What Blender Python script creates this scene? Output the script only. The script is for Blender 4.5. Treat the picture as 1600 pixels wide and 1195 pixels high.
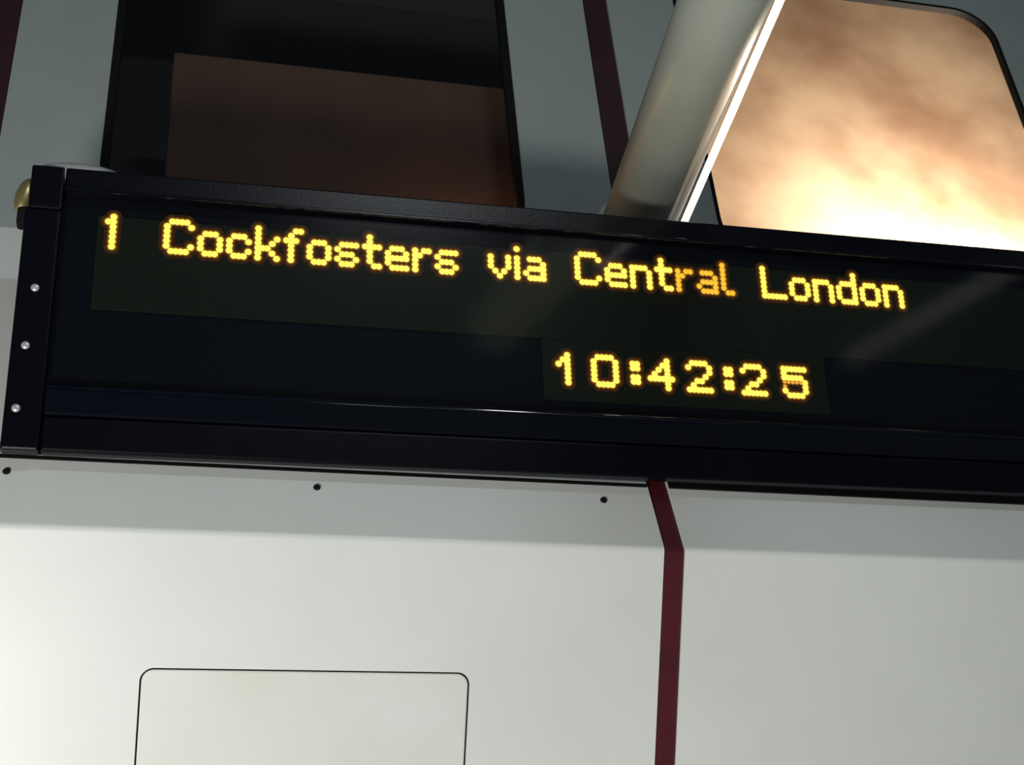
import bpy, bmesh, math
from mathutils import Vector, Matrix

for o in list(bpy.data.objects):
    bpy.data.objects.remove(o)
scene = bpy.context.scene
col = scene.collection

# ------------------------------------------------------------------ camera
F_PX, CX, CY = 2200.0, 800.0, 597.5
EYE = Vector((0, 0, 1.6))
RIGHT = Vector((0.9724604, -0.2203372, -0.0759751))
DOWN = Vector((0.0606579, 0.5540110, -0.8302966))
FWD = Vector((0.2250363, 0.8028221, 0.5521189))
cam = bpy.data.cameras.new('camera')
cam.sensor_fit = 'HORIZONTAL'
cam.sensor_width = 36
cam.lens = 36 * F_PX / 1600
cam.clip_start = 0.02
camo = bpy.data.objects.new('camera', cam)
col.objects.link(camo)
m = Matrix.Identity(4)
for i in range(3):
    m[i][0], m[i][1], m[i][2], m[i][3] = RIGHT[i], -DOWN[i], -FWD[i], EYE[i]
camo.matrix_world = m
scene.camera = camo


def ray(px, py):
    return RIGHT * ((px - CX) / F_PX) + DOWN * ((py - CY) / F_PX) + FWD


def hit(px, py, point, normal):
    d = ray(px, py)
    return EYE + d * ((point - EYE).dot(normal) / d.dot(normal))


# ------------------------------------------------------------------ world, lamps, exposure
w = bpy.data.worlds.new('world')
scene.world = w
w.use_nodes = True
bg = w.node_tree.nodes['Background']
bg.inputs[0].default_value = (0.72, 0.86, 1.0, 1)
bg.inputs[1].default_value = 0.045
vs = scene.view_settings
vs.view_transform = 'Standard'
vs.look = 'None'
vs.exposure = 0.0
vs.gamma = 1.0
vs.use_curve_mapping = False


def lamp(name, kind, loc, power, color, target=None, **kw):
    l = bpy.data.lights.new(name, kind)
    l.energy = power
    l.color = color
    for k, v in kw.items():
        setattr(l, k, v)
    o = bpy.data.objects.new(name, l)
    o.location = loc
    if target is not None:
        o.rotation_euler = (Vector(target) - Vector(loc)).to_track_quat('-Z', 'Y').to_euler()
    col.objects.link(o)
    return o


# concourse uplighter, low down in front of the bulkhead and to its left
# lamp added for the rail's streak, behind the viewer, right of the board's middle
lamp('streak_lamp', 'AREA', (0.80, -0.7, 4.4), 12, (0.90, 0.96, 1.0), (0.6, 2.1, 2.9), shape='RECTANGLE', size=0.6, size_y=0.14)
lamp('uplighter', 'AREA', (-1.1, -0.15, 0.10), 152, (1.0, 0.985, 0.93), (0.25, 2.15, 2.6), shape='DISK', size=0.7)

# ------------------------------------------------------------------ materials


def mat(name, color, rough=0.5, metal=0.0, var=0.0, scale=8.0, var_color=None, bump=0.0, bump_scale=60.0,
        emit=None, emit_strength=0.0, coat=0.0, spec=0.5, detail=4.0):
    mt = bpy.data.materials.new(name)
    mt.use_nodes = True
    nt = mt.node_tree
    b = nt.nodes['Principled BSDF']
    b.inputs['Base Color'].default_value = (*color, 1)
    b.inputs['Roughness'].default_value = rough
    b.inputs['Metallic'].default_value = metal
    b.inputs['Specular IOR Level'].default_value = spec
    b.inputs['Coat Weight'].default_value = coat
    b.inputs['Coat Roughness'].default_value = 0.08
    tc = nt.nodes.new('ShaderNodeTexCoord')
    if var > 0:
        n = nt.nodes.new('ShaderNodeTexNoise')
        n.inputs['Scale'].default_value = scale
        n.inputs['Detail'].default_value = detail
        nt.links.new(tc.outputs['Object'], n.inputs['Vector'])
        r = nt.nodes.new('ShaderNodeValToRGB')
        r.color_ramp.elements[0].position = 0.3
        r.color_ramp.elements[1].position = 0.7
        vc = var_color or tuple(c * (1 - var) for c in color)
        r.color_ramp.elements[0].color = (*vc, 1)
        r.color_ramp.elements[1].color = (*color, 1)
        nt.links.new(n.outputs['Fac'], r.inputs['Fac'])
        nt.links.new(r.outputs['Color'], b.inputs['Base Color'])
    if bump > 0:
        n2 = nt.nodes.new('ShaderNodeTexNoise')
        n2.inputs['Scale'].default_value = bump_scale
        nt.links.new(tc.outputs['Object'], n2.inputs['Vector'])
        bp = nt.nodes.new('ShaderNodeBump')
        bp.inputs['Strength'].default_value = bump
        bp.inputs['Distance'].default_value = 0.002
        nt.links.new(n2.outputs['Fac'], bp.inputs['Height'])
        nt.links.new(bp.outputs['Normal'], b.inputs['Normal'])
    if emit:
        b.inputs['Emission Color'].default_value = (*emit, 1)
        b.inputs['Emission Strength'].default_value = emit_strength
    return mt


def glass_mat(name, tint=(1, 1, 1), rough=0.02, ior=1.45):
    mt = bpy.data.materials.new(name)
    mt.use_nodes = True
    nt = mt.node_tree
    nt.nodes.remove(nt.nodes['Principled BSDF'])
    out = nt.nodes['Material Output']
    t = nt.nodes.new('ShaderNodeBsdfTransparent')
    t.inputs[0].default_value = (*tint, 1)
    g = nt.nodes.new('ShaderNodeBsdfGlossy')
    g.inputs['Roughness'].default_value = rough
    fr = nt.nodes.new('ShaderNodeFresnel')
    fr.inputs['IOR'].default_value = ior
    mx = nt.nodes.new('ShaderNodeMixShader')
    # both faces of the sheet reflect like the outside of the glass (no total internal reflection in a thin pane)
    ge = nt.nodes.new('ShaderNodeNewGeometry')
    mr = nt.nodes.new('ShaderNodeMapRange')
    mr.inputs['To Min'].default_value = ior
    mr.inputs['To Max'].default_value = 1 / ior
    nt.links.new(ge.outputs['Backfacing'], mr.inputs['Value'])
    nt.links.new(mr.outputs[0], fr.inputs['IOR'])
    nt.links.new(fr.outputs[0], mx.inputs[0])
    nt.links.new(t.outputs[0], mx.inputs[1])
    nt.links.new(g.outputs[0], mx.inputs[2])
    nt.links.new(mx.outputs[0], out.inputs[0])
    return mt


M = dict(
    enamel=mat('white_enamel', (0.74, 0.77, 0.745), 0.40, var=0.05, scale=5, bump=0.04, bump_scale=25),
    hatch=mat('hatch_enamel', (0.74, 0.755, 0.735), 0.38, var=0.10, scale=6, var_color=(0.70, 0.70, 0.64)),
    grey=mat('grey_enamel', (0.30, 0.345, 0.345), 0.42, var=0.08, scale=5),
    red=mat('red_joint', (0.085, 0.008, 0.015), 0.45, var=0.3, scale=14),
    red_shaded=mat('red_joint_shaded', (0.028, 0.005, 0.008), 0.6, var=0.3, scale=14),  # the same red, darkened for the shade on the upper wall
    dark=mat('dark_gap', (0.012, 0.012, 0.013), 0.7),
    black=mat('black_housing', (0.0018, 0.0022, 0.005), 0.32, var=0.3, scale=20, bump=0.1, bump_scale=140, spec=0.22),
    rail=mat('black_rail', (0.0018, 0.0025, 0.006), 0.14, spec=0.6),
    bead=mat('glossy_bead', (0.002, 0.003, 0.007), 0.10, spec=0.6),
    matrix=mat('unlit_matrix', (0.0030, 0.0060, 0.0014), 0.65, var=0.35, scale=120, spec=0.2),
    backing=mat('display_backing', (0.0008, 0.0016, 0.005), 0.6, spec=0.08),
    steel=mat('brushed_steel', (0.40, 0.43, 0.375), 0.45, metal=0.1, spec=0.25, var=0.1, scale=6),
    bright=mat('bright_metal', (0.75, 0.75, 0.76), 0.32, metal=0.6),
    trimgrey=mat('grey_trim', (0.20, 0.22, 0.235), 0.5, var=0.2, scale=30),
    brass=mat('brass', (0.55, 0.46, 0.20), 0.35, metal=0.8, var=0.2, scale=40),
    floor=mat('terrazzo', (0.32, 0.31, 0.29), 0.45, var=0.2, scale=60),
    plaster=mat('mottled_plaster', (0.82, 0.60, 0.42), 0.8, var=0.5, scale=2.4, var_color=(0.36, 0.185, 0.11), detail=4),
    recess=mat('dark_recess', (0.03, 0.03, 0.032), 0.8),
    brown=mat('brown_board', (0.11, 0.055, 0.036), 0.7, var=0.3, scale=4),
    gasket=mat('rubber_gasket', (0.007, 0.007, 0.008), 0.7, spec=0.1),
    led=mat('amber_led', (0.3, 0.2, 0.02), 0.4, emit=(1.0, 0.80, 0.11), emit_strength=1.3),
    led_dim=mat('dim_amber_led', (0.3, 0.15, 0.02), 0.4, emit=(1.0, 0.56, 0.03), emit_strength=0.95),
    led_ghost=mat('faint_amber_led', (0.3, 0.15, 0.02), 0.4, emit=(1.0, 0.45, 0.05), emit_strength=0.75),
    led_skirt=mat('led_painted_glow', (0.05, 0.02, 0.003), 0.6, emit=(1.0, 0.36, 0.02), emit_strength=0.16, spec=0.1),  # painted glow around the lit dots, inner ring
    led_halo2=mat('led_painted_glow_outer', (0.02, 0.012, 0.003), 0.6, emit=(1.0, 0.27, 0.03), emit_strength=0.024, spec=0.1),
    tube=mat('rim_glow', (0.9, 0.9, 0.9), 0.4, emit=(1.0, 0.93, 0.83), emit_strength=1.05),
    glass=glass_mat('display_glass', (0.97, 0.98, 0.97), 0.11, 1.36),
    pane=glass_mat('window_glass', (0.93, 0.94, 0.93), 0.02),
)

# ------------------------------------------------------------------ helpers


def obj(name, bm, material, parent=None, smooth=False, kind=None, label=None, cat=None, group=None):
    me = bpy.data.meshes.new(name)
    bmesh.ops.recalc_face_normals(bm, faces=bm.faces)
    if smooth:
        for f in bm.faces:
            f.smooth = True
    bm.to_mesh(me)
    bm.free()
    me.materials.append(M[material])
    o = bpy.data.objects.new(name, me)
    col.objects.link(o)
    tag(o, label, cat, group, kind)
    if parent:
        o.parent = parent
    return o


def tag(o, label=None, cat=None, group=None, kind=None):
    for k, v in (('label', label), ('category', cat), ('group', group), ('kind', kind)):
        if v:
            o[k] = v


def empty(name, matrix=None, **kw):
    o = bpy.data.objects.new(name, None)
    o.empty_display_size = 0.1
    col.objects.link(o)
    if matrix is not None:
        o.matrix_world = matrix
    tag(o, **kw)
    return o


def box_into(bm, x0, x1, y0, y1, z0, z1):
    vs_ = [bm.verts.new((x, y, z)) for x in (x0, x1) for y in (y0, y1) for z in (z0, z1)]
    for q in ((0, 1, 3, 2), (4, 6, 7, 5), (0, 4, 5, 1), (2, 3, 7, 6), (0, 2, 6, 4), (1, 5, 7, 3)):
        bm.faces.new([vs_[i] for i in q])


def box(x0, x1, y0, y1, z0, z1, bevel=0.0, seg=2):
    bm = bmesh.new()
    box_into(bm, x0, x1, y0, y1, z0, z1)
    if bevel:
        bmesh.ops.bevel(bm, geom=bm.edges[:], offset=bevel, segments=seg, affect='EDGES', profile=0.5)
    return bm


def extrude_profile(pts, x0, x1, closed=True):
    """pts: list of (y, z); prism along x."""
    bm = bmesh.new()
    a = [bm.verts.new((x0, y, z)) for y, z in pts]
    b = [bm.verts.new((x1, y, z)) for y, z in pts]
    n = len(pts)
    for i in range(n if closed else n - 1):
        j = (i + 1) % n
        bm.faces.new((a[i], a[j], b[j], b[i]))
    if closed:
        bm.faces.new(a[::-1])
        bm.faces.new(b)
    return bm


def tube(p0, p1, r, seg=32):
    p0, p1 = Vector(p0), Vector(p1)
    d = p1 - p0
    q = d.to_track_quat('Z', 'Y').to_matrix().to_4x4()
    bm = bmesh.new()
    bmesh.ops.create_cone(bm, cap_ends=True, segments=seg, radius1=r, radius2=r, depth=d.length,
                          matrix=Matrix.Translation((p0 + p1) / 2) @ q)
    for f in bm.faces:
        f.smooth = len(f.verts) == 4
    return bm


def rounded_rect(x0, x1, z0, z1, r, seg=6):
    pts = []
    for cx, cz, a0 in ((x1 - r, z1 - r, 0), (x0 + r, z1 - r, 90), (x0 + r, z0 + r, 180), (x1 - r, z0 + r, 270)):
        for i in range(seg + 1):
            a = math.radians(a0 + 90 * i / seg)
            pts.append((cx + r * math.cos(a), cz + r * math.sin(a)))
    return pts


def sheet(outer, hole, y0, y1):
    """flat sheet in the xz plane with an optional hole, front at y0, back at y1 (real thickness)."""
    bm = bmesh.new()
    loops = []
    for pts in ([outer] + ([hole] if hole else [])):
        vs_ = [bm.verts.new((x, y0, z)) for x, z in pts]
        loops.append([bm.edges.new((vs_[i], vs_[(i + 1) % len(vs_)])) for i in range(len(vs_))])
    bmesh.ops.triangle_fill(bm, use_beauty=True, edges=[e for l in loops for e in l])
    ext = bmesh.ops.extrude_face_region(bm, geom=bm.faces[:])
    bmesh.ops.translate(bm, verts=[v for v in ext['geom'] if isinstance(v, bmesh.types.BMVert)], vec=(0, y1 - y0, 0))
    return bm


def rect(x0, x1, z0, z1):
    return [(x0, z0), (x1, z0), (x1, z1), (x0, z1)]


def ring(outer, inner, y0, y1):
    """a flat frame between two loops with equal vertex count."""
    bm = bmesh.new()
    n = len(outer)
    L = [[bm.verts.new((x, y, z)) for x, z in pts] for pts in (outer, inner) for y in (y0, y1)]
    of, ob, inf, inb = L
    for i in range(n):
        j = (i + 1) % n
        bm.faces.new((of[i], of[j], inf[j], inf[i]))
        bm.faces.new((ob[i], ob[j], inb[j], inb[i]))
        bm.faces.new((of[i], of[j], ob[j], ob[i]))
        bm.faces.new((inf[i], inf[j], inb[j], inb[i]))
    return bm


# ------------------------------------------------------------------ geometry of the place
TILT_D, TILT_P, TILT_C = math.radians(12.371), math.radians(31.69), math.radians(13.976)
P = EYE + ray(800, 540) * 2.6                                  # middle of the display face
T_D = Vector((0, -math.sin(TILT_D), math.cos(TILT_D)))         # up along the display face
N_D = Vector((0, math.cos(TILT_D), math.sin(TILT_D)))          # into the display
N_C = Vector((0, math.cos(TILT_C), -math.sin(TILT_C)))         # into the upper slope of the bulkhead
N_P = Vector((0, math.cos(TILT_P), math.sin(TILT_P)))          # into the lower face of the bulkhead
CH = hit(1040, 754, P + N_D * 0.05, N_D)
FOLD = hit(1054, 858, CH, N_C)                                 # fold between the two
FY, FZ = FOLD.y, FOLD.z
WALL = 2.30                                                    # face of the upper wall
X0, X1 = -2.1, 3.9

# floor and lower wall (the ground storey that carries the bulkhead)
LOWZ = 1.45
LOWY = FY + (FZ - LOWZ) * math.tan(TILT_P)
obj('floor', box(X0, X1, -3.0, LOWY + 0.2, -0.1, 0), 'floor', kind='structure')
obj('wall_lower', box(X0, X1, LOWY + 0.012, LOWY + 0.2, 0, LOWZ), 'grey', kind='structure')

# ---- bulkhead cladding: folded white panels, red joint strips between them
CTOPZ = FZ + (WALL - FY) / math.tan(TILT_C)


def fold_profile(off, zlow=None, r=0.016, seg=12):
    """(y, z) points from the bottom of the lower face over the rounded fold to the top of the slope; off = into the wall"""
    dp = Vector((math.sin(TILT_P), -math.cos(TILT_P)))          # down the lower face (y, z)
    dc = Vector((math.sin(TILT_C), math.cos(TILT_C)))           # up the slope
    n1 = Vector((math.cos(TILT_P), math.sin(TILT_P)))
    n2 = Vector((math.cos(TILT_C), -math.sin(TILT_C)))
    h = (n1 + n2).normalized()
    c = Vector((FY, FZ)) + h * (off / h.dot(n1))
    t = r * math.tan((TILT_P + TILT_C) / 2)
    a, b = c + dp * t, c + dc * t
    pts = [c + dp * ((zlow if zlow else FZ - LOWZ) / math.cos(TILT_P))]
    for i in range(seg + 1):
        s = i / seg
        pts.append(a * (1 - s) ** 2 + c * 2 * s * (1 - s) + b * s * s)
    pts.append(c + dc * ((CTOPZ - FZ) / math.cos(TILT_C) - 0.0005))
    return pts, dp, a, c


wall_front = obj('wall_front', extrude_profile([(p.x, p.y) for p in fold_profile(0.012)[0]] +
                 [(WALL + 0.3, CTOPZ - 0.0005), (LOWY + 0.3, LOWZ)], X0, X1), 'dark', kind='structure')

sx0 = hit(1037, 900, FOLD, N_P).x
sx1 = hit(1068, 900, FOLD, N_P).x
SW = sx1 - sx0
joints = [sx0 - 1.375 + 0.0, sx0, sx0 + 1.375, sx0 + 2.75]
edges_front = [X0] + [e for j in joints for e in (j, j + SW)] + [X1]
HX0, HX1 = -0.0445, 0.503
hz_top = (FOLD - hit(470, 1041, FOLD, N_P)).length


def bulk_panel(x0, x1, hatch=None):
    pts, dp, a, c = fold_profile(0.0)
    bm = bmesh.new()
    n = len(pts)
    va = [bm.verts.new((x0, p.x, p.y)) for p in pts]
    vb = [bm.verts.new((x1, p.x, p.y)) for p in pts]
    for i in range(1, n - 1):
        f = bm.faces.new((va[i], vb[i], vb[i + 1], va[i + 1]))
        f.smooth = False
    outer = [va[0], vb[0], vb[1], va[1]]
    if hatch:
        es = [bm.edges.get((outer[2], outer[3])) or bm.edges.new((outer[2], outer[3]))]
        for i, j in ((0, 1), (1, 2), (3, 0)):
            es.append(bm.edges.get((outer[i], outer[j])) or bm.edges.new((outer[i], outer[j])))
        hv = []
        for x, s in hatch:
            q = c + dp * s
            hv.append(bm.verts.new((x, q.x, q.y)))
        es += [bm.edges.new((hv[i], hv[(i + 1) % len(hv)])) for i in range(len(hv))]
        bmesh.ops.triangle_fill(bm, use_beauty=True, edges=es)
    else:
        bm.faces.new(outer)
    return bm


def solid(o, t):
    md = o.modifiers.new('thickness', 'SOLIDIFY')
    md.thickness = t
    md.offset = -1
    return o


S0 = 0.2225                                                     # hatch top, measured down the face from the fold
HH = 0.50
hatch_loop = rounded_rect(HX0, HX1, S0, S0 + HH, 0.022, 8)
panels = []
for i in range(0, len(edges_front), 2):
    a, b = edges_front[i], edges_front[i + 1]
    if b - a < 0.02:
        continue
    has = a < HX0 < b
    o = obj('cladding_panel', bulk_panel(a + 0.0008, b - 0.0008, hatch_loop if has else None), 'enamel', wall_front)
    # outward facing is towards the room: thickness goes inwards
    me = o.data
    avg = sum((f.normal.y for f in me.polygons)) / len(me.polygons)
    if avg > 0:
        bm = bmesh.new(); bm.from_mesh(me); bmesh.ops.reverse_faces(bm, faces=bm.faces); bm.to_mesh(me); bm.free()
    solid(o, 0.004)
    if has:
        main_panel = o
# the hatch door, set in its hole with a thin dark gap all round
pts, dp, a_, c_ = fold_profile(0.0)
g = 0.0030
hbm = bmesh.new()
nP = Vector((math.cos(TILT_P), math.sin(TILT_P)))
fr = []
for x, s in rounded_rect(HX0 + g, HX1 - g, S0 + g, S0 + HH - g, 0.0195, 8):
    q = c_ + dp * s + nP * 0.0008
    fr.append(hbm.verts.new((x, q.x, q.y)))
face = hbm.faces.new(fr)
ex = bmesh.ops.extrude_face_region(hbm, geom=[face])
bmesh.ops.translate(hbm, verts=[v for v in ex['geom'] if isinstance(v, bmesh.types.BMVert)], vec=(0, nP.x * 0.006, nP.y * 0.006))
bmesh.ops.bevel(hbm, geom=[e for e in hbm.edges if all(v in fr for v in e.verts)], offset=0.0012, segments=2, affect='EDGES')
obj('access_hatch', hbm, 'hatch', main_panel, label='flush access hatch with rounded corners')

# red strips in the joints
for i, j in enumerate(joints):
    pr = fold_profile(0.004)[0]
    bm = extrude_profile([(p.x, p.y) for p in pr], j, j + SW, closed=False)
    o = obj('trim_%d' % (i + 1), bm, 'red', kind='structure')
    me = o.data
    if sum(f.normal.y for f in me.polygons) > 0:
        bm = bmesh.new(); bm.from_mesh(me); bmesh.ops.reverse_faces(bm, faces=bm.faces); bm.to_mesh(me); bm.free()
    solid(o, 0.006)
    tag(o, label='dark red joint strip folded over the white bulkhead', cat='trim')

# grey sealing strip and the screws of the slope
frame_c = Matrix((( 1, 0, 0, 0), (0, N_C.y, math.sin(TILT_C), 0), (0, N_C.z, math.cos(TILT_C), 0), (0, 0, 0, 1)))
# local axes: x along, y into the slope, z up the slope
frame_c.translation = FOLD


def s_up(px, py):
    q = hit(px, py, FOLD, N_C) - FOLD
    return q.dot(Vector((0, math.sin(TILT_C), math.cos(TILT_C)))), hit(px, py, FOLD, N_C).x


su, _ = s_up(700, 739.5)
strip = obj('sealing_strip', box(joints[0] + SW + 0.003, sx0 - 0.003, -0.006, -0.0005, su - 0.006, su + 0.016, 0.002), 'trimgrey', None)
strip.matrix_world = frame_c
tag(strip, label='thin grey sealing strip along the foot of the black departure board', cat='trim')
obj('gasket', box(sx1 + 0.003, joints[2] - 0.003, -0.004, -0.0005, su - 0.013, su + 0.016), 'gasket', strip)  # black strip standing in for the soft shadow below the board
gk = obj('gasket', box(joints[0] + SW + 0.003, sx0 - 0.003, -0.003, -0.0005, su - 0.013, su - 0.006), 'gasket', strip)
for k, (px, py) in enumerate(((10, 737), (495, 762), (943, 782))):
    s, xx = s_up(px, py)
    bm = bmesh.new()
    bmesh.ops.create_uvsphere(bm, u_segments=14, v_segments=8, radius=0.0065)
    for v in bm.verts:
        v.co.y = v.co.y * 0.55
    o = obj('screw', bm, 'gasket', main_panel, smooth=True)
    o.matrix_world = frame_c @ Matrix.Translation((xx - FOLD.x, -0.001, s))
strip.matrix_world = Matrix.Translation((0, 0, 0)) @ frame_c @ Matrix.Translation((-FOLD.x, 0, 0))

# ------------------------------------------------------------------ upper wall with two glazed openings
WZ0, WZ1, WR = 3.56, 4.535, 0.115
win = [(-0.203, 0.712), (1.171, 2.117)]
jb = [(-0.475, -0.407), (0.922, 0.988), (2.317, 2.383)]
UT = 6.3
wall_back = empty('wall_back', Matrix.Translation((0, WALL, CTOPZ)), kind='structure')
tag(wall_back, label='grey clad upper wall with red joints and two windows', cat='wall')
wi = wall_back.matrix_world.inverted()


def part_of(o, p):
    o.parent = p
    o.matrix_parent_inverse = p.matrix_world.inverted()
    return o


ub = [X0] + [e for j in jb for e in j] + [X1]
k = 0
for i in range(0, len(ub), 2):
    a, b = ub[i], ub[i + 1]
    hole = None
    for wx0, wx1 in win:
        if a < wx0 < b:
            hole = rounded_rect(wx0, wx1, WZ0, WZ1, WR, 10)
    o = obj('wall_panel', sheet(rect(a, b, CTOPZ, UT), hole, WALL, WALL + 0.012), 'grey')
    part_of(o, wall_back)
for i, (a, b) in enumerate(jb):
    o = obj('trim_%d' % (5 + i), box(a + 0.0005, b - 0.0005, WALL + 0.006, WALL + 0.012, CTOPZ, UT), 'red_shaded', kind='structure')
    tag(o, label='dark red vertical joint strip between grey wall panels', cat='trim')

window_roots = []
for i, (wx0, wx1) in enumerate(win):
    wroot = empty('window_%d' % (i + 1), Matrix.Translation(((wx0 + wx1) / 2, WALL, WZ0)), kind='structure')
    tag(wroot, label=('dark window with a dim brown board behind the glass', 'brightly lit window glowing warm tan and white')[i], cat='window')
    window_roots.append(wroot)
    gw = (0.018, 0.008)[i]
    o = obj('window_gasket', ring(rounded_rect(wx0, wx1, WZ0, WZ1, WR, 10), rounded_rect(wx0 + gw, wx1 - gw, WZ0 + gw, WZ1 - gw, WR - gw * 0.8, 10), WALL - 0.004, WALL + 0.015), 'gasket')
    part_of(o, wroot)
    o = obj('pane', sheet(rounded_rect(wx0 + gw - 0.002, wx1 - gw + 0.002, WZ0 + gw - 0.002, WZ1 - gw + 0.002, WR - gw * 0.8, 10), None, WALL + 0.005, WALL + 0.010), 'pane')
    part_of(o, wroot)

# behind window_1: dark recess with a brown board
bm = bmesh.new()
DY = WALL + 0.55
for bx in ((-0.40, -0.36, WALL + 0.0165, DY, 3.3, 4.9), (0.86, 0.90, WALL + 0.0165, DY, 3.3, 4.9), (-0.36, 0.86, DY - 0.03, DY, 3.3, 4.9),
           (-0.36, 0.86, WALL + 0.0165, DY - 0.03, 4.86, 4.9), (-0.36, 0.86, WALL + 0.0165, DY - 0.03, 3.3, 3.34)):
    box_into(bm, *bx)
obj('wall_recess', bm, 'recess', kind='structure')
yb = WALL + 0.16
xl = hit(265, 170, Vector((0, yb, 0)), Vector((0, 1, 0))).x
zt = hit(520, 108, Vector((0, yb, 0)), Vector((0, 1, 0))).z
part_of(obj('back_board', box(xl, 0.80, yb, yb + 0.025, 3.36, zt, 0.004), 'brown', label='dim brown board'), window_roots[0])
lamp('recess_lamp', 'POINT', (0.60, WALL + 0.045, 3.64), 0.9, (1.0, 0.5, 0.18), shadow_soft_size=0.03)

# behind window_2: a lit space with a mottled plaster wall
LY = WALL + 0.80
bm = bmesh.new()
for bx in ((0.93, 0.98, WALL + 0.0165, LY, 3.0, 6.2), (3.0, 3.05, WALL + 0.0165, LY, 3.0, 6.2),
           (0.98, 3.0, WALL + 0.0165, LY - 0.04, 6.16, 6.2), (0.98, 3.0, WALL + 0.0165, LY - 0.04, 3.0, 3.04)):
    box_into(bm, *bx)
obj('wall_room_sides', bm, 'recess', kind='structure')
obj('wall_lit_room', box(0.98, 3.0, LY - 0.04, LY, 3.04, 6.16), 'plaster', kind='structure')
rl = hit(1545, 404, Vector((0, LY - 0.25, 0)), Vector((0, 1, 0)))
lamp('room_lamp', 'POINT', rl, 100.0, (1.0, 0.85, 0.70), shadow_soft_size=0.03)

# ------------------------------------------------------------------ support tube and its added rim strip
a0, b0 = ray(1003.5, 330), ray(1132, 0)
sA = (2.19) / a0.y
pA, pB = EYE + a0 * sA, EYE + b0 * (sA * 0.80)
dpole = (pB - pA)
ext_lo = (WALL - pA.y) / dpole.y
pole = empty('support_tube', Matrix.Translation(pA), label='thick grey steel support tube rising at a slant behind the board', cat='tube')
R_P = 0.0785
o = part_of(obj('tube', tube(pA + dpole * ext_lo * 0.75, pB + dpole * 0.9, R_P, 48), 'steel'), pole)
o = part_of(obj('wall_flange', tube((pA + dpole * ext_lo * 0.75 - Vector((0, 0.0, 0))), pA + dpole * ext_lo * 0.62, R_P * 1.12, 32), 'steel'), pole)

a1, b1 = ray(1070, 345), ray(1219, 0)  # glowing strip added for the bright highlight along the tube's edge
qA, qB = EYE + a1 * (sA * 0.985), EYE + b1 * (sA * 0.788)
dq = qB - qA
tl = empty('rim_strip', Matrix.Translation(qA), label='slim glowing white strip added as the bright rim of the grey support tube', cat='light')
part_of(obj('rim_glow', tube(qA - dq * 0.05, qB + dq * 0.1, 0.0078, 20), 'tube'), tl)
for t0, t1 in ((-0.08, -0.05), (1.1, 1.13)):
    part_of(obj('end_cap', tube(qA + dq * t0 if t0 < 0 else qB + dq * (t0 - 1.0), qA + dq * t1 if t0 < 0 else qB + dq * (t1 - 1.0), 0.0095, 16), 'gasket'), tl)

SH = Vector((1.09, 0, 0))
pipe = empty('conduit_pipe', Matrix.Translation(pA + SH), label='slim white conduit pipe below the lit window, mirrored faintly in the display glass', cat='pipe')
part_of(obj('pipe', tube(pA + SH + dpole * ext_lo * 0.92, pB + SH + dpole * 1.0, 0.028, 32), 'enamel'), pipe)
part_of(obj('wall_flange', tube(pA + SH + dpole * ext_lo * 0.92, pA + SH + dpole * ext_lo * 0.8, 0.04, 24), 'steel'), pipe)

# ------------------------------------------------------------------ departure board
ROLL = math.radians(0.28)
frame_d = Matrix(((1, 0, 0, P.x), (0, N_D.y, T_D.y, P.y), (0, N_D.z, T_D.z, P.z), (0, 0, 0, 1)))
frame_d = frame_d @ Matrix.Rotation(-ROLL, 4, 'Y')
board = empty('departure_board', frame_d, label='black electronic departure board with amber lettering above the white bulkhead', cat='display board')
NF = Vector(frame_d.col[1][:3])


def loc(px, py, depth=0.0):
    """photo pixel on the board's face -> board-local (x, z)"""
    q = frame_d.inverted() @ hit(px, py, Vector(frame_d.translation) + NF * depth, NF)
    return q.x, q.z


BL, BR = loc(25, 450)[0] + 0.001, 1.75
BT, BB = 0.293, -0.243
GT, GB = 0.247, -0.128                   # glass top and bottom
CAPX = BL + 0.062
G = 0.012                                # depth of the glass face behind the front of the frame


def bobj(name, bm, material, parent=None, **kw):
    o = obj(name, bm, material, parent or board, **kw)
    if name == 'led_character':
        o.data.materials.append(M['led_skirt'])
        o.data.materials.append(M['led_halo2'])
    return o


# housing body behind the display, narrower at the foot
prof = [(0.030, BT - 0.002), (0.030, BB + 0.004), (0.034, BB + 0.004), (0.072, -0.14), (0.096, 0.0), (0.096, BT - 0.012), (0.088, BT - 0.002)]
bobj('housing', extrude_profile(prof, BL + 0.004, BR), 'black')
# top rail with a lip, bottom rails
bobj('top_rail', box(CAPX, BR, 0.0, 0.03, GT, BT, 0.004, 3), 'black')
bobj('top_lip', box(CAPX, BR, -0.003, 0.004, GT - 0.001, GT + 0.006, 0.002), 'rail')
bobj('lower_rail', box(CAPX, BR, 0.0, 0.03, -0.178, GB, 0.005, 3), 'rail')
bobj('highlight_bead', tube((CAPX, -0.0005, GB - 0.001), (BR, -0.0005, GB - 0.001), 0.0042, 24), 'bead')  # bead added to catch a streak of light below the glass
bobj('foot_rail', box(CAPX, BR, 0.003, 0.03, BB, -0.1795, 0.006, 3), 'black')
# end cap with its screws
cap = bobj('end_cap', box(BL, CAPX - 0.0012, -0.002, 0.0295, BB, 0.205, 0.004, 2), 'black')
bobj('corner_cap', box(BL + 0.004, CAPX - 0.0012, -0.001, 0.0295, 0.2065, BT, 0.004, 2), 'black')
for px, py in ((55, 450), (40, 540), (25, 638)):
    x, z = loc(px, py)
    bm = bmesh.new()
    bmesh.ops.create_uvsphere(bm, u_segments=16, v_segments=10, radius=0.0075)
    for v in bm.verts:
        v.co.y *= 0.5
        v.co += Vector((x, -0.0022, z))
    bobj('screw', bm, 'bright', cap, smooth=True, label='bright domed screw')
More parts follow.
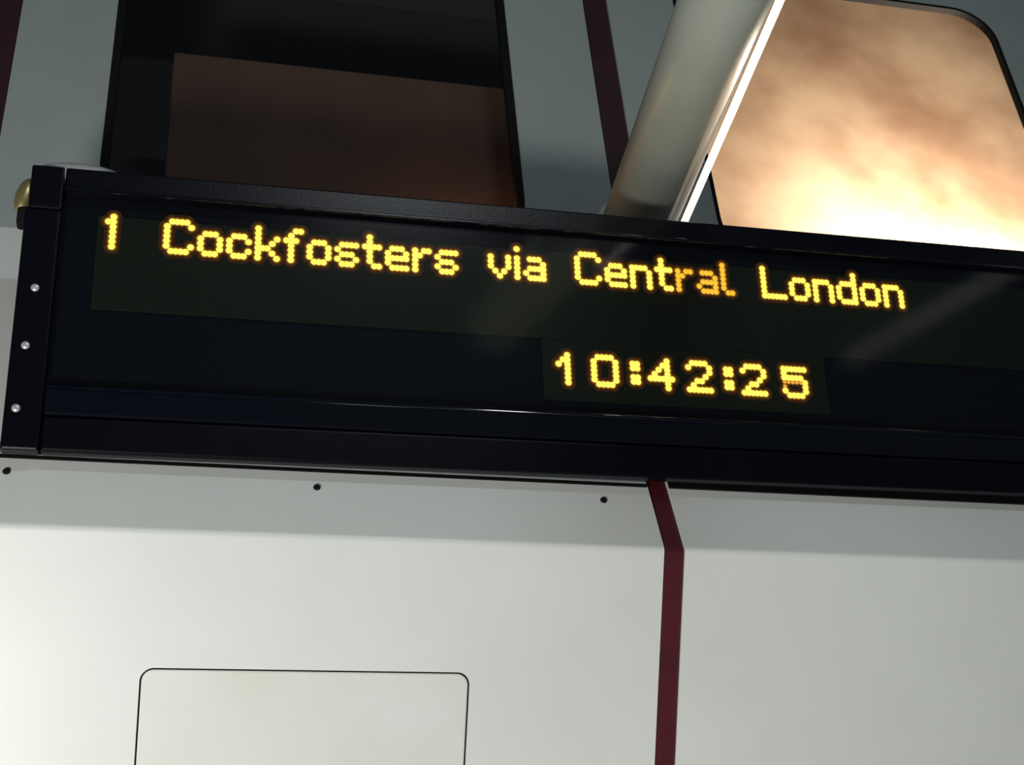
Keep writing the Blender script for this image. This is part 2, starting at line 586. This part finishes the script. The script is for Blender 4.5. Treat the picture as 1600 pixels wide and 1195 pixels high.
# back panel inside, the two unlit dot matrix modules, glass in front
bobj('backing_panel', box(CAPX, BR, 0.026, 0.0298, GB, GT), 'backing')
ml = loc(148, 400, 0.02)[0]
mb = loc(146, 482, 0.02)[1]
mt_ = 0.212
bobj('line_module', box(ml, BR - 0.01, 0.020, 0.0258, mb, mt_, 0.0008, 1), 'matrix')
cl = loc(848, 575, 0.02)[0]
bobj('clock_module', box(cl, loc(1292, 600, 0.02)[0], 0.020, 0.0258, -0.094, mb - 0.001, 0.0008, 1), 'matrix')
bobj('display_glass', box(CAPX, BR, G - 0.003, G + 0.001, GB, GT), 'glass')

# ---- the amber characters, dot by dot
GL = {
    '1': (".#", "##", ".#", ".#", ".#", ".#", ".#"),
    'i1': ("..#", ".##", "#.#", "..#", "..#", "..#", "..#"),
    'C': (".####.", "#....#", "#.....", "#.....", "#.....", "#....#", ".####."),
    'L': ("#.....", "#.....", "#.....", "#.....", "#.....", "#.....", "######"),
    'o': (".....", ".....", ".###.", "#...#", "#...#", "#...#", ".###."),
    'c': (".....", ".....", ".###.", "#...#", "#....", "#...#", ".###."),
    'k': ("#....", "#....", "#...#", "#..#.", "###..", "#..#.", "#...#"),
    'f': ("..##", ".#..", "####", ".#..", ".#..", ".#..", ".#.."),
    's': (".....", ".....", ".####", "#....", ".###.", "#...#", ".###."),
    't': (".#..", ".#..", "####", ".#..", ".#..", ".#..", "..##"),
    'e': (".....", ".....", ".###.", "#...#", "#####", "#....", ".####"),
    'r': ("....", "....", "#.##", "##..", "#...", "#...", "#..."),
    'v': (".....", ".....", "#...#", "#...#", "#...#", ".#.#.", "..#.."),
    'i': ("#", ".", "#", "#", "#", "#", "#"),
    'a': (".....", ".....", ".###.", "....#", ".####", "#...#", ".####"),
    'n': (".....", ".....", "####.", "#...#", "#...#", "#...#", "#...#"),
    'l': ("#..", "#..", "#..", "#..", "#..", "#..", ".##"),
    'd': ("....#", "....#", ".####", "#...#", "#...#", "#...#", ".####"),
    '0': (".####.", "#....#", "#....#", "#....#", "#....#", "#....#", ".####."),
    ':': ("..", "##", "##", "..", "##", "##", ".."),
    '4': ("...##.", "..#.#.", ".#..#.", "#...#.", "######", "....#.", "....#."),
    '2': (".####.", "#....#", ".....#", "....#.", "..##..", ".#....", "######"),
    '5': ("######", "#.....", "#####.", ".....#", ".....#", "#....#", ".####."),
}
GL['f'] = ("..##", ".#..", "###.", ".#..", ".#..", ".#..", ".#..")
GL['4'] = ("....#.", "...##.", "..#.#.", ".#..#.", "######", "....#.", "....#.")
GHOST5 = ("......", "......", "......", "#####.", "#.....", "......", "......")
DOME = [(1.0, 0.0), (0.86, 0.5), (0.5, 0.86)]


def dots(pattern, x0, z0, px, pz, r, depth):
    """dome-shaped LEDs; x0/z0 = centre of the top left dot, px/pz = pitches"""
    bm = bmesh.new()
    n = 12
    for j, row in enumerate(pattern):
        for i, ch in enumerate(row):
            if ch != '#':
                continue
            cx, cz = x0 + i * px, z0 - j * pz
            rings = []
            for rr, hh in DOME:
                rings.append([bm.verts.new((cx + r * rr * math.cos(2 * math.pi * k / n), depth - 0.0035 * hh, cz + r * rr * math.sin(2 * math.pi * k / n))) for k in range(n)])
            for a, b in zip(rings, rings[1:]):
                for k in range(n):
                    bm.faces.new((a[k], a[(k + 1) % n], b[(k + 1) % n], b[k]))
            top = bm.verts.new((cx, depth - 0.0035, cz))
            for k in range(n):
                bm.faces.new((rings[-1][k], rings[-1][(k + 1) % n], top))
            for mi, q0, q1, dd in ((1, 0.98, 1.45, 0.0003), (2, 1.45, 2.3, 0.0001)):  # flat emissive rings imitate the halo of each lit dot
                halo = [[bm.verts.new((cx + r * q * math.cos(2 * math.pi * k / n), depth - dd, cz + r * q * math.sin(2 * math.pi * k / n))) for k in range(n)] for q in (q0, q1)]
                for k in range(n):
                    bm.faces.new((halo[0][k], halo[0][(k + 1) % n], halo[1][(k + 1) % n], halo[1][k])).material_index = mi
    return bm


DL = 0.0199                              # LED base plane
xa, za = loc(176.3, 360, DL)
xb, zb = loc(1408, 466, DL)
PX = (xb - xa) / 181.0
ztop = loc(177.8, 337.5, DL)[1]
zbot = loc(175, 384, DL)[1]
zt2, zb2 = loc(1184.5, 420.5, DL)[1], loc(1189, 462.5, DL)[1]
ZT, ZB = (ztop + zt2) / 2, (zbot + zb2) / 2
PZ = (ZT - ZB) / 6
R_LED = 0.0065
line = [('1', 0), ('C', 12), ('o', 19), ('c', 25), ('k', 31), ('f', 37), ('o', 42), ('s', 48), ('t', 54), ('e', 59), ('r', 65), ('s', 70),
        ('v', 82), ('i', 88), ('a', 90), ('C', 102), ('e', 109), ('n', 115), ('t', 121), ('r', 126), ('a', 131), ('l', 137),
        ('L', 147), ('o', 154), ('n', 160), ('d', 166), ('o', 172), ('n', 178)]
print('PITCH', PX, PZ, ztop, zt2, zbot, zb2)
for ch, c in line:
    dim = c in (126, 131, 137)
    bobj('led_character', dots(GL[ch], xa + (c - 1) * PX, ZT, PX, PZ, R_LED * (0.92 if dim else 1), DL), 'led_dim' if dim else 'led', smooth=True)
# clock
kx = [loc(x, y, DL)[0] for x, y in ((887, 575), (928, 576), (988, 580), (1018, 592), (1075.5, 580), (1136, 589), (1163.5, 585), (1223, 598))]
czt = (loc(885.5, 554, DL)[1] + loc(1240, 578, DL)[1]) / 2
czb = (loc(888, 596.5, DL)[1] + loc(1247, 619, DL)[1]) / 2
CPZ = (czt - czb) / 6
print('CLOCK', [round((q - kx[0]) / PX, 2) for q in kx], czt, czb, CPZ)
start = [round((q - kx[0]) / PX) for q in kx]
start[0] = -2
for ch, c in zip(('i1', '0', ':', '4', '2', ':', '2', '5'), start):
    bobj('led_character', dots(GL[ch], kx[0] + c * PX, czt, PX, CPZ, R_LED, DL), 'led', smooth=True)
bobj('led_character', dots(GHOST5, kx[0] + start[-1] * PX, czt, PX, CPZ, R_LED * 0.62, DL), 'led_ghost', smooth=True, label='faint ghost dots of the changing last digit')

# ---- fittings: bright curved cover on the top corner, brass latch on the left end, brackets to the wall
x, z = loc(122, 262)
bm = bmesh.new()
bmesh.ops.create_uvsphere(bm, u_segments=32, v_segments=16, radius=1.0)
for v in bm.verts:
    v.co = Vector((x + v.co.x * 0.078, 0.016 + v.co.y * 0.014, BT - 0.006 + v.co.z * 0.024))
bobj('curved_cover', bm, 'bright', smooth=True, label='bright curved metal cover on the top corner')
x, z = loc(34, 298)
bm = bmesh.new()
bmesh.ops.create_uvsphere(bm, u_segments=24, v_segments=14, radius=1.0)
for v in bm.verts:
    v.co = Vector((x + 0.004 + v.co.x * 0.017 + v.co.z * 0.006, 0.020 + v.co.y * 0.016, z + v.co.z * 0.036))
lat = bobj('latch', bm, 'brass', smooth=True, label='worn brass latch knob')
bm = box(BL - 0.014, BL + 0.012, 0.006, 0.034, z - 0.062, z - 0.026, 0.005)
bobj('latch_plate', bm, 'gasket', lat)
for bx in (0.05 - P.x, 1.35 - P.x):
    p1 = Vector((bx, 0.094, 0.12))
    wp = frame_d @ p1
    tgt = Vector((wp.x, FY + (wp.z - FZ) * math.tan(TILT_C) - 0.002, wp.z))
    p2 = frame_d.inverted() @ tgt
    bobj('bracket', tube(p1, p2, 0.02, 16), 'black')
# board was built in local coordinates of its empty
